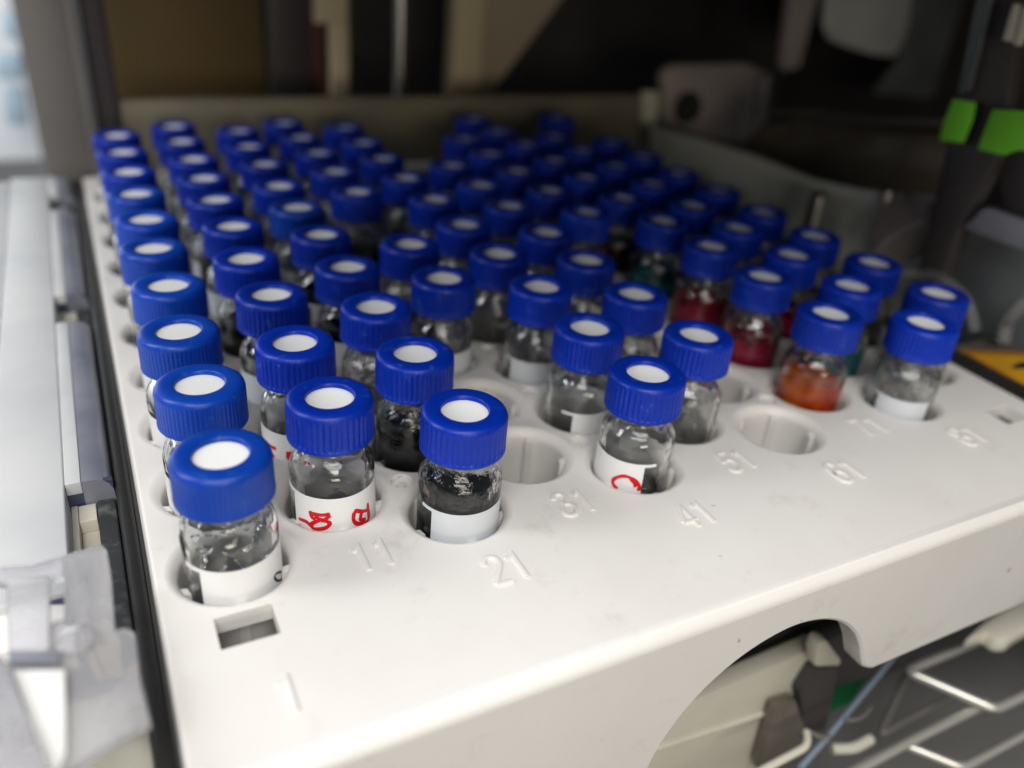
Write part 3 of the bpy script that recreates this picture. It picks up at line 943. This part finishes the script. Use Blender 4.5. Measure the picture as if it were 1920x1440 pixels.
# ------------------------------------------------------------------ back of the compartment
e = empty('door_frame_post', (-10.5, 152, 0))
tag(e, 'thick grey painted post at the far end of the milky cover', 'post')
local(bx('grey_face', M['pillar'], (-15.6, -4.6, 151, 158, -6, 120), e, bev=0.8), e)
local(bx('light_edge', M['pillar'], (-5.4, -3.4, 150.2, 151, -6, 120), e, bev=0.3), e)
tag(bx('dark_seal_strip', M['seal'], (-2.9, 2.6, 155, 166, -6, 120), bev=0.8), 'dark vertical seal strip just right of the grey post', 'seal strip')
tag(bx('back_ledge', M['ledge'], (2.8, 166, 154, 158, -16, 16.6), bev=0.5), 'olive grey metal ledge running behind the last row of vials', 'ledge')
tag(bx('brown_board', M['brown'], (0, 48, 204, 207, -20, 110), bev=0.4), 'large brown board standing behind the ledge near the grey post', 'board')
tag(bx('dark_gap_fill', M['dark'], (49, 61.5, 200, 206, -20, 110), bev=0.4), 'dark upright added for the black gap right of the brown board', 'column')  # solid dark piece added where there is only a dark gap
tag(bx('maroon_strip', M['maroon'], (61.6, 66.8, 201, 205, -20, 110), bev=0.4), 'narrow maroon strip beside the cream bar', 'strip')
e = empty('cream_bar', (69, 199, 0))
tag(e, 'narrow cream upright bar with a step, between two dark gaps', 'bar')
local(bx('lower_bar', M['tan'], (67, 73, 197, 200, -20, 30), e, bev=0.4), e)
local(bx('upper_bar', M['tan'], (62.5, 73, 197, 200, 30.02, 110), e, bev=0.4), e)
bm = bmesh.new(); lathe(bm, [(0, -20), (1.9, -20), (1.9, 110), (0, 110)], 24, 89.6, 196)
tag(obj('steel_rod', bm, M['steel']), 'thin shiny steel rod standing behind the ledge', 'rod')
e = empty('cream_column', (114, 199, 0))
tag(e, 'cream column with a slanting gusset widening upwards', 'column')
local(bx('column_shaft', M['tan'], (108.5, 119, 196, 204, -20, 110), e, bev=0.5), e)
bm = bmesh.new(); prism(bm, [Vector((119.1, 199, 4)), Vector((121, 199, 4)), Vector((206, 199, 110)), Vector((119.1, 199, 110))], (0, 3, 0), 0.2)
local(obj('gusset', bm, M['gusset'], e), e)

# right-hand side of the compartment
plate('x', M['dark'], [(0, 0), (1, 0), (1, 1)], 1, 150, 1) if False else None
tag(plate('inner_cover', M['greygreen'], [(1219, 236), (1300, 258), (1400, 288), (1519, 335), (1600, 352), (1700, 364), (1790, 372), (1860, 700), (1700, 620), (1500, 460), (1300, 350), (1219, 300)], 0, 152, 3), 'grey green inner side panel right of the rear vials', 'panel')
tag(plate('pink_cover', M['pinkish'], [(1652, 362), (1772, 366), (1748, 440), (1700, 480), (1630, 470)], 0, 149.5, 1.5), 'pinkish grey cover plate left of the dark post foot', 'cover plate')
tag(plate('lower_side_panel', M['greyblue2'], [(1740, 380), (2000, 420), (2000, 700), (1740, 660)], 0, 147, 2), 'dark mottled lower panel at the foot of the dark post', 'panel')
for (u, v, h, rr, w_) in ((1538, 360, 70, 2.0, 'left'), (1668, 352, 26, 1.5, 'right')):
    p = at(u, v, 0, 146); q = at(u, v + h, 0, 146)
    bm = bmesh.new(); lathe(bm, [(0, q.z), (rr, q.z), (rr, p.z - 0.5), (rr - 0.5, p.z), (0, p.z)], 24, p.x, p.y)
    tag(obj('metal_stud', bm, M['steel']), 'tall shiny round stud on the grey green side panel' if w_ == 'left' else 'short shiny stud near the pinkish cover plate', 'stud', 'studs on the side panel')
e = empty('motor_housing', at(1580, 300, 0, 172))
tag(e, 'large dark brown rounded housing behind the side panel', 'housing')
local(plate('housing_body', M['darkbrown'], [(1395, 262), (1430, 232), (1500, 222), (1620, 236), (1790, 250), (1790, 420), (1600, 400), (1440, 330)], 0, 172, 8, e, bev=2.0), e)
local(plate('top_edge', M['pillar'], [(1440, 205), (1520, 202), (1640, 218), (1775, 222), (1775, 238), (1640, 232), (1520, 218), (1440, 220)], 0, 171, 3, e, bev=0.6), e)
e = empty('clear_bracket', at(1345, 195, 1, 150))
tag(e, 'smoky clear plastic bracket with a round black opening', 'bracket')
local(plate('bracket_body', M['pinkish'], [(1245, 140), (1262, 122), (1400, 118), (1448, 140), (1440, 225), (1400, 268), (1330, 262), (1250, 232)], 1, 160, 5, e, bev=1.2), e)
p = at(1290, 202, 1, 158)
bm = bmesh.new(); lathe(bm, [(0, -0.6), (5.0, -0.6), (5.3, 0.2), (5.0, 0.9), (0, 0.9)], 32)
o = obj('black_opening', bm, M['black'], e)
o.rotation_euler = (math.radians(90), 0, 0); o.location = Vector(p) * S - e.location
local(plate('bracket_edge', M['acrylic'], [(1395, 180), (1408, 178), (1400, 262), (1384, 262)], 1, 156, 2, e, bev=0.4), e)
local(plate('bracket_rim', M['acrylic'], [(1428, 140), (1446, 142), (1436, 224), (1420, 222)], 1, 157, 2, e, bev=0.4), e)
tag(plate('cream_hook', M['cream'], [(1206, 170), (1238, 172), (1230, 236), (1205, 240)], 1, 153, 2, bev=0.5), 'small cream hook at the right end of the ledge', 'hook')
tag(plate('pink_strut', M['pinkish'], [(1490, -60), (1550, -60), (1500, 128), (1470, 134), (1468, 112)], 1, 165, 4, bev=0.8), 'slanting pinkish strut between the black void and the grey window', 'strut')
tag(plate('frosted_window', M['slab'], [(1556, -60), (1720, -60), (1704, 60), (1680, 108), (1640, 104), (1600, 92), (1560, 78), (1546, 50)], 1, 170, 3, bev=1.5), 'pale frosted window with rounded lower corners in the dark wall', 'window')
tag(plate('blue_grey_panel', M['greyblue2'], [(1722, -60), (1870, -60), (1800, 190), (1640, 176), (1690, 110)], 1, 172, 3, bev=0.6), 'dark blue grey panel left of the dark post', 'panel')

e = empty('dark_post', (140, 25, 7))
tag(e, 'dark leaning post carrying the green tape', 'post')
local(plate('post_face', M['dark'], [(1868, -80), (1849, 0), (1789, 190), (1770, 290), (1717, 517), (1764, 526), (1800, 420), (1866, 300), (1893, 160), (1925, -80)], 0, 138, 4, e, bev=0.6), e)
local(plate('post_edge', M['greyblue2'], [(1842, -60), (1872, -60), (1816, 170), (1792, 180)], 0, 136.5, 1.2, e, bev=0.2), e)
tag(plate('green_tape', M['tape'], [(1786, 185), (1828, 192), (1822, 225), (1804, 268), (1761, 263), (1768, 230)], 0, 135.5, 0.5, bev=0.1), 'smaller piece of bright green tape stuck on the dark post', 'tape', 'green tape on the posts')
tag(plate('green_tape', M['tape'], [(1860, 205), (1960, 210), (1950, 284), (1905, 282), (1880, 291), (1832, 280), (1845, 245)], 0, 134.6, 0.6, bev=0.1), 'wider crinkled green tape at the picture edge beside the dark post', 'tape', 'green tape on the posts')
tag(plate('cable_post', M['dark'], [(1905, -80), (1990, -80), (1990, 420), (1880, 400), (1868, 310)], 0, 141, 3, bev=0.6), 'second dark post behind the wider green tape', 'post')
tag(plate('light_slit_strip', M['cream'], [(1898, 6), (1912, 8), (1896, 78), (1878, 76)], 0, 135, 0.8, bev=0.2), 'first pale strip painted as a light slit, top right above the green tape', 'strip', 'pale strips painted as light slits above the tape')  # cream pieces stand in for bright reflections along two slits
tag(plate('light_slit_strip', M['cream'], [(1916, 10), (1935, 14), (1912, 86), (1898, 84)], 0, 135, 0.8, bev=0.2), 'second pale strip painted as a light slit nearer the picture edge, above the green tape', 'strip', 'pale strips painted as light slits above the tape')
tag(plate('grey_bracket', M['greyblue'], [(1848, 388), (1935, 420), (1935, 476), (1890, 462), (1802, 428)], 0, 138, 2, bev=0.4), 'grey sloping bracket fixed at the right of the dark post', 'bracket')
bm = bmesh.new()
tube(bm, smoothline([at(1640, 478, 0, 143), at(1680, 440, 0, 143), at(1740, 412, 0, 143)], 6), 0.9)
tag(obj('clear_hose', bm, M['acrylic']), 'thin curved clear hose across the pinkish cover plate', 'hose', 'clear hoses')
bm = bmesh.new()
tube(bm, smoothline([at(1700, 512, 0, 138), at(1760, 520, 0, 138), at(1810, 560, 0, 138), at(1828, 620, 0, 138)], 6), 1.0)
tag(obj('clear_hose', bm, M['acrylic']), 'clear hose looping round the rightmost rear vial', 'hose', 'clear hoses')
bm = bmesh.new()
tube(bm, smoothline([at(1930, 560, 0, 140), at(1890, 600, 0, 140), at(1880, 640, 0, 140)], 6), 1.3)
tag(obj('clear_hose', bm, M['acrylic']), 'short clear hose above the yellow sticker', 'hose', 'clear hoses')

tag(bx('black_side_rail', M['black'], (125.3, 130.2, -70, 150, -7, 0.1), bev=0.5), 'black rail along the right edge of the tray', 'rail')
tag(bx('warning_plate', M['darkbrown'], (130.6, 160, -70, 11.8, -3, -0.6), bev=0.3), 'dark plate right of the black rail, under the yellow sticker', 'plate')
st = empty('warning_sticker', (138, 2, 0))
tag(st, 'yellow warning sticker with a black symbol, beside the black rail', 'sticker')
def onplate(px, z, m, name):
    bm = bmesh.new()
    prism(bm, [at(u, v, 2, z) for u, v in px], (0, 0, -0.15))
    return local(obj(name, bm, m, st, smooth=False), st)
onplate([(1797, 655), (1990, 664), (1990, 760), (1918, 722)], -0.35, M['amber'], 'sticker_border')
onplate([(1822, 664), (1990, 673), (1990, 752), (1918, 717)], -0.18, M['yellow'], 'sticker_face')
onplate([(1898, 686), (1912, 679), (1990, 670), (1990, 690), (1904, 690)], -0.01, M['ink_black'], 'symbol')
onplate([(1935, 700), (1990, 694), (1990, 708), (1945, 708)], -0.01, M['ink_black'], 'symbol')

# ------------------------------------------------------------------ under the tray
e = empty('inner_box', (70, -14, -40))
tag(e, 'cream inner box seen through the finger notch of the tray', 'box')
local(plate('box_front', M['cream'], [(1190, 1362), (1305, 1314), (1536, 1212), (1512, 1296), (1458, 1330), (1420, 1446), (1400, 1500), (1190, 1500)], 1, -14, 3, e, bev=0.3), e)
bm = bmesh.new(); tube(bm, [at(1190, 1418, 1, -14.25) + Vector((0, 0.1, 0)), at(1462, 1329, 1, -14.25) + Vector((0, 0.1, 0))], 0.4)
local(obj('ridge', bm, M['cream'], e), e)
bm = bmesh.new()
tube(bm, [at(1150, 1352, 1, -10.5), at(1566, 1172, 1, -10.5)], 1.9, 20)
tag(obj('black_bar', bm, M['black']), 'round black bar just above the cream inner box in the notch', 'bar')
tag(bx('shadow_board', M['dark'], (20, 125, -9.5, -8, -60, -16.5), bev=0), 'dark board added as shade behind the black bar under the tray', 'board')  # added dark sheet standing in for the shaded gaps under the tray
e = empty('metal_clip', at(1540, 1240, 1, -16))
tag(e, 'small cream and grey clip at the end of the cream inner box', 'clip')
local(plate('clip_head', M['cream'], [(1538, 1206), (1552, 1202), (1580, 1240), (1574, 1250), (1530, 1252), (1530, 1228)], 1, -17, 2.5, e, bev=0.5), e)
local(plate('clip_body', M['dark'], [(1528, 1256), (1574, 1252), (1566, 1300), (1548, 1376), (1506, 1368), (1500, 1300)], 1, -16, 3, e, bev=0.5), e)
local(plate('clip_wing', M['darkbrown'], [(1455, 1328), (1496, 1316), (1512, 1370), (1518, 1398), (1420, 1446)], 1, -16.5, 2, e, bev=0.5), e)
def wires(name, lab, cat, m, runs, plane, group=None):
    bm = bmesh.new()
    for pts, wpx in runs:
        P = [at(u, v, 2, plane) for u, v in pts]
        dep = (P[0] - CAM).dot(FWD)
        if len(P) > 2:
            Q = []
            for i, p in enumerate(P):
                if 0 < i < len(P) - 1:
                    a = (P[i - 1] - p).normalized() * 1.6; b = (P[i + 1] - p).normalized() * 1.6
                    for k in range(5):
                        t = k / 4
                        Q.append((p + a) * (1 - t) ** 2 + p * 2 * t * (1 - t) + (p + b) * t * t)
                else:
                    Q.append(p)
            P = Q
        tube(bm, P, wpx * dep / FPX / 2, 14)
    return tag(obj(name, bm, m), lab, cat, group)
wires('wire_shelf', 'bent plated wire with a pointed corner, nearest the tray front at lower right', 'wire', M['wire'], [([(1980, 1140), (1700, 1258), (1866, 1330), (1980, 1276)], 15)], -48, 'bent wires under the tray')
wires('wire_shelf', 'thick straight bright wire running up to the right below the notch', 'wire', M['wire'], [([(1560, 1470), (1706, 1390), (1850, 1318)], 19)], -50, 'bent wires under the tray')
wires('wire_shelf', 'bent bright wire in the lower right corner', 'wire', M['wire'], [([(1700, 1398), (1806, 1440), (1980, 1345)], 15)], -53, 'bent wires under the tray')
wires('wire_shelf', 'dim wire bracket slanting below the tray lip', 'wire', M['pillar'], [([(1702, 1262), (1650, 1378), (1800, 1298)], 12)], -56, 'bent wires under the tray')
wires('wire_shelf', 'cream wire at the foot of the cream inner box', 'wire', M['cream'], [([(1400, 1460), (1516, 1398), (1512, 1372)], 15)], -45, 'bent wires under the tray')
wires('blue_tube', 'pale blue tube slanting down from the tray lip beside the clip', 'tube', M['blueish'], [([(1680, 1225), (1650, 1262), (1548, 1386), (1500, 1440)], 10)], -46)
e2 = wires('curved_clip', 'curved grey clips beside the pale blue tube', 'clip', M['pillar'], [([(1510, 1286), (1535, 1290), (1552, 1296)], 8), ([(1508, 1368), (1530, 1376), (1544, 1388), (1556, 1378)], 7), ([(1586, 1350), (1602, 1352), (1624, 1340), (1632, 1326)], 7)], -45.5)
tag(plate('green_board', M['green'], [(1556, 1290), (1600, 1278), (1626, 1270), (1600, 1312), (1556, 1330)], 2, -50, 1, bev=0.1), 'small green circuit board peeking out beside the clip', 'circuit board')
tag(plate('cream_bracket', M['cream'], [(1812, 1196), (1850, 1160), (1935, 1110), (1960, 1160), (1906, 1190), (1892, 1202), (1868, 1200), (1850, 1186)], 2, -40, 3, bev=0.6), 'cream bracket under the right end of the tray front', 'bracket')
wires('cream_hook', 'curved cream hook piece beside the thick bright wire', 'hook', M['cream'], [([(1560, 1404), (1600, 1404), (1632, 1386)], 20)], -52)
tag(bx('lower_shelf', M['floor'], (20, 240, -60, 120, -72, -70), bev=0.2), 'dark grey shelf far below the wires', 'shelf')

# outside, behind the grey post
for lab, px in (('upper pale blue box', [(4, 30), (34, 32), (38, 74), (8, 72)]), ('middle lavender blue box', [(-10, 110), (40, 112), (44, 150), (-10, 148)]), ('lower pale blue box', [(6, 176), (46, 178), (54, 236), (12, 234)])):
    tag(plate('storage_box', M['pale_blue'], px, 1, 470, 20, bev=1.0), lab + ' in the bright room left of the grey post', 'box', 'pale boxes in the room')
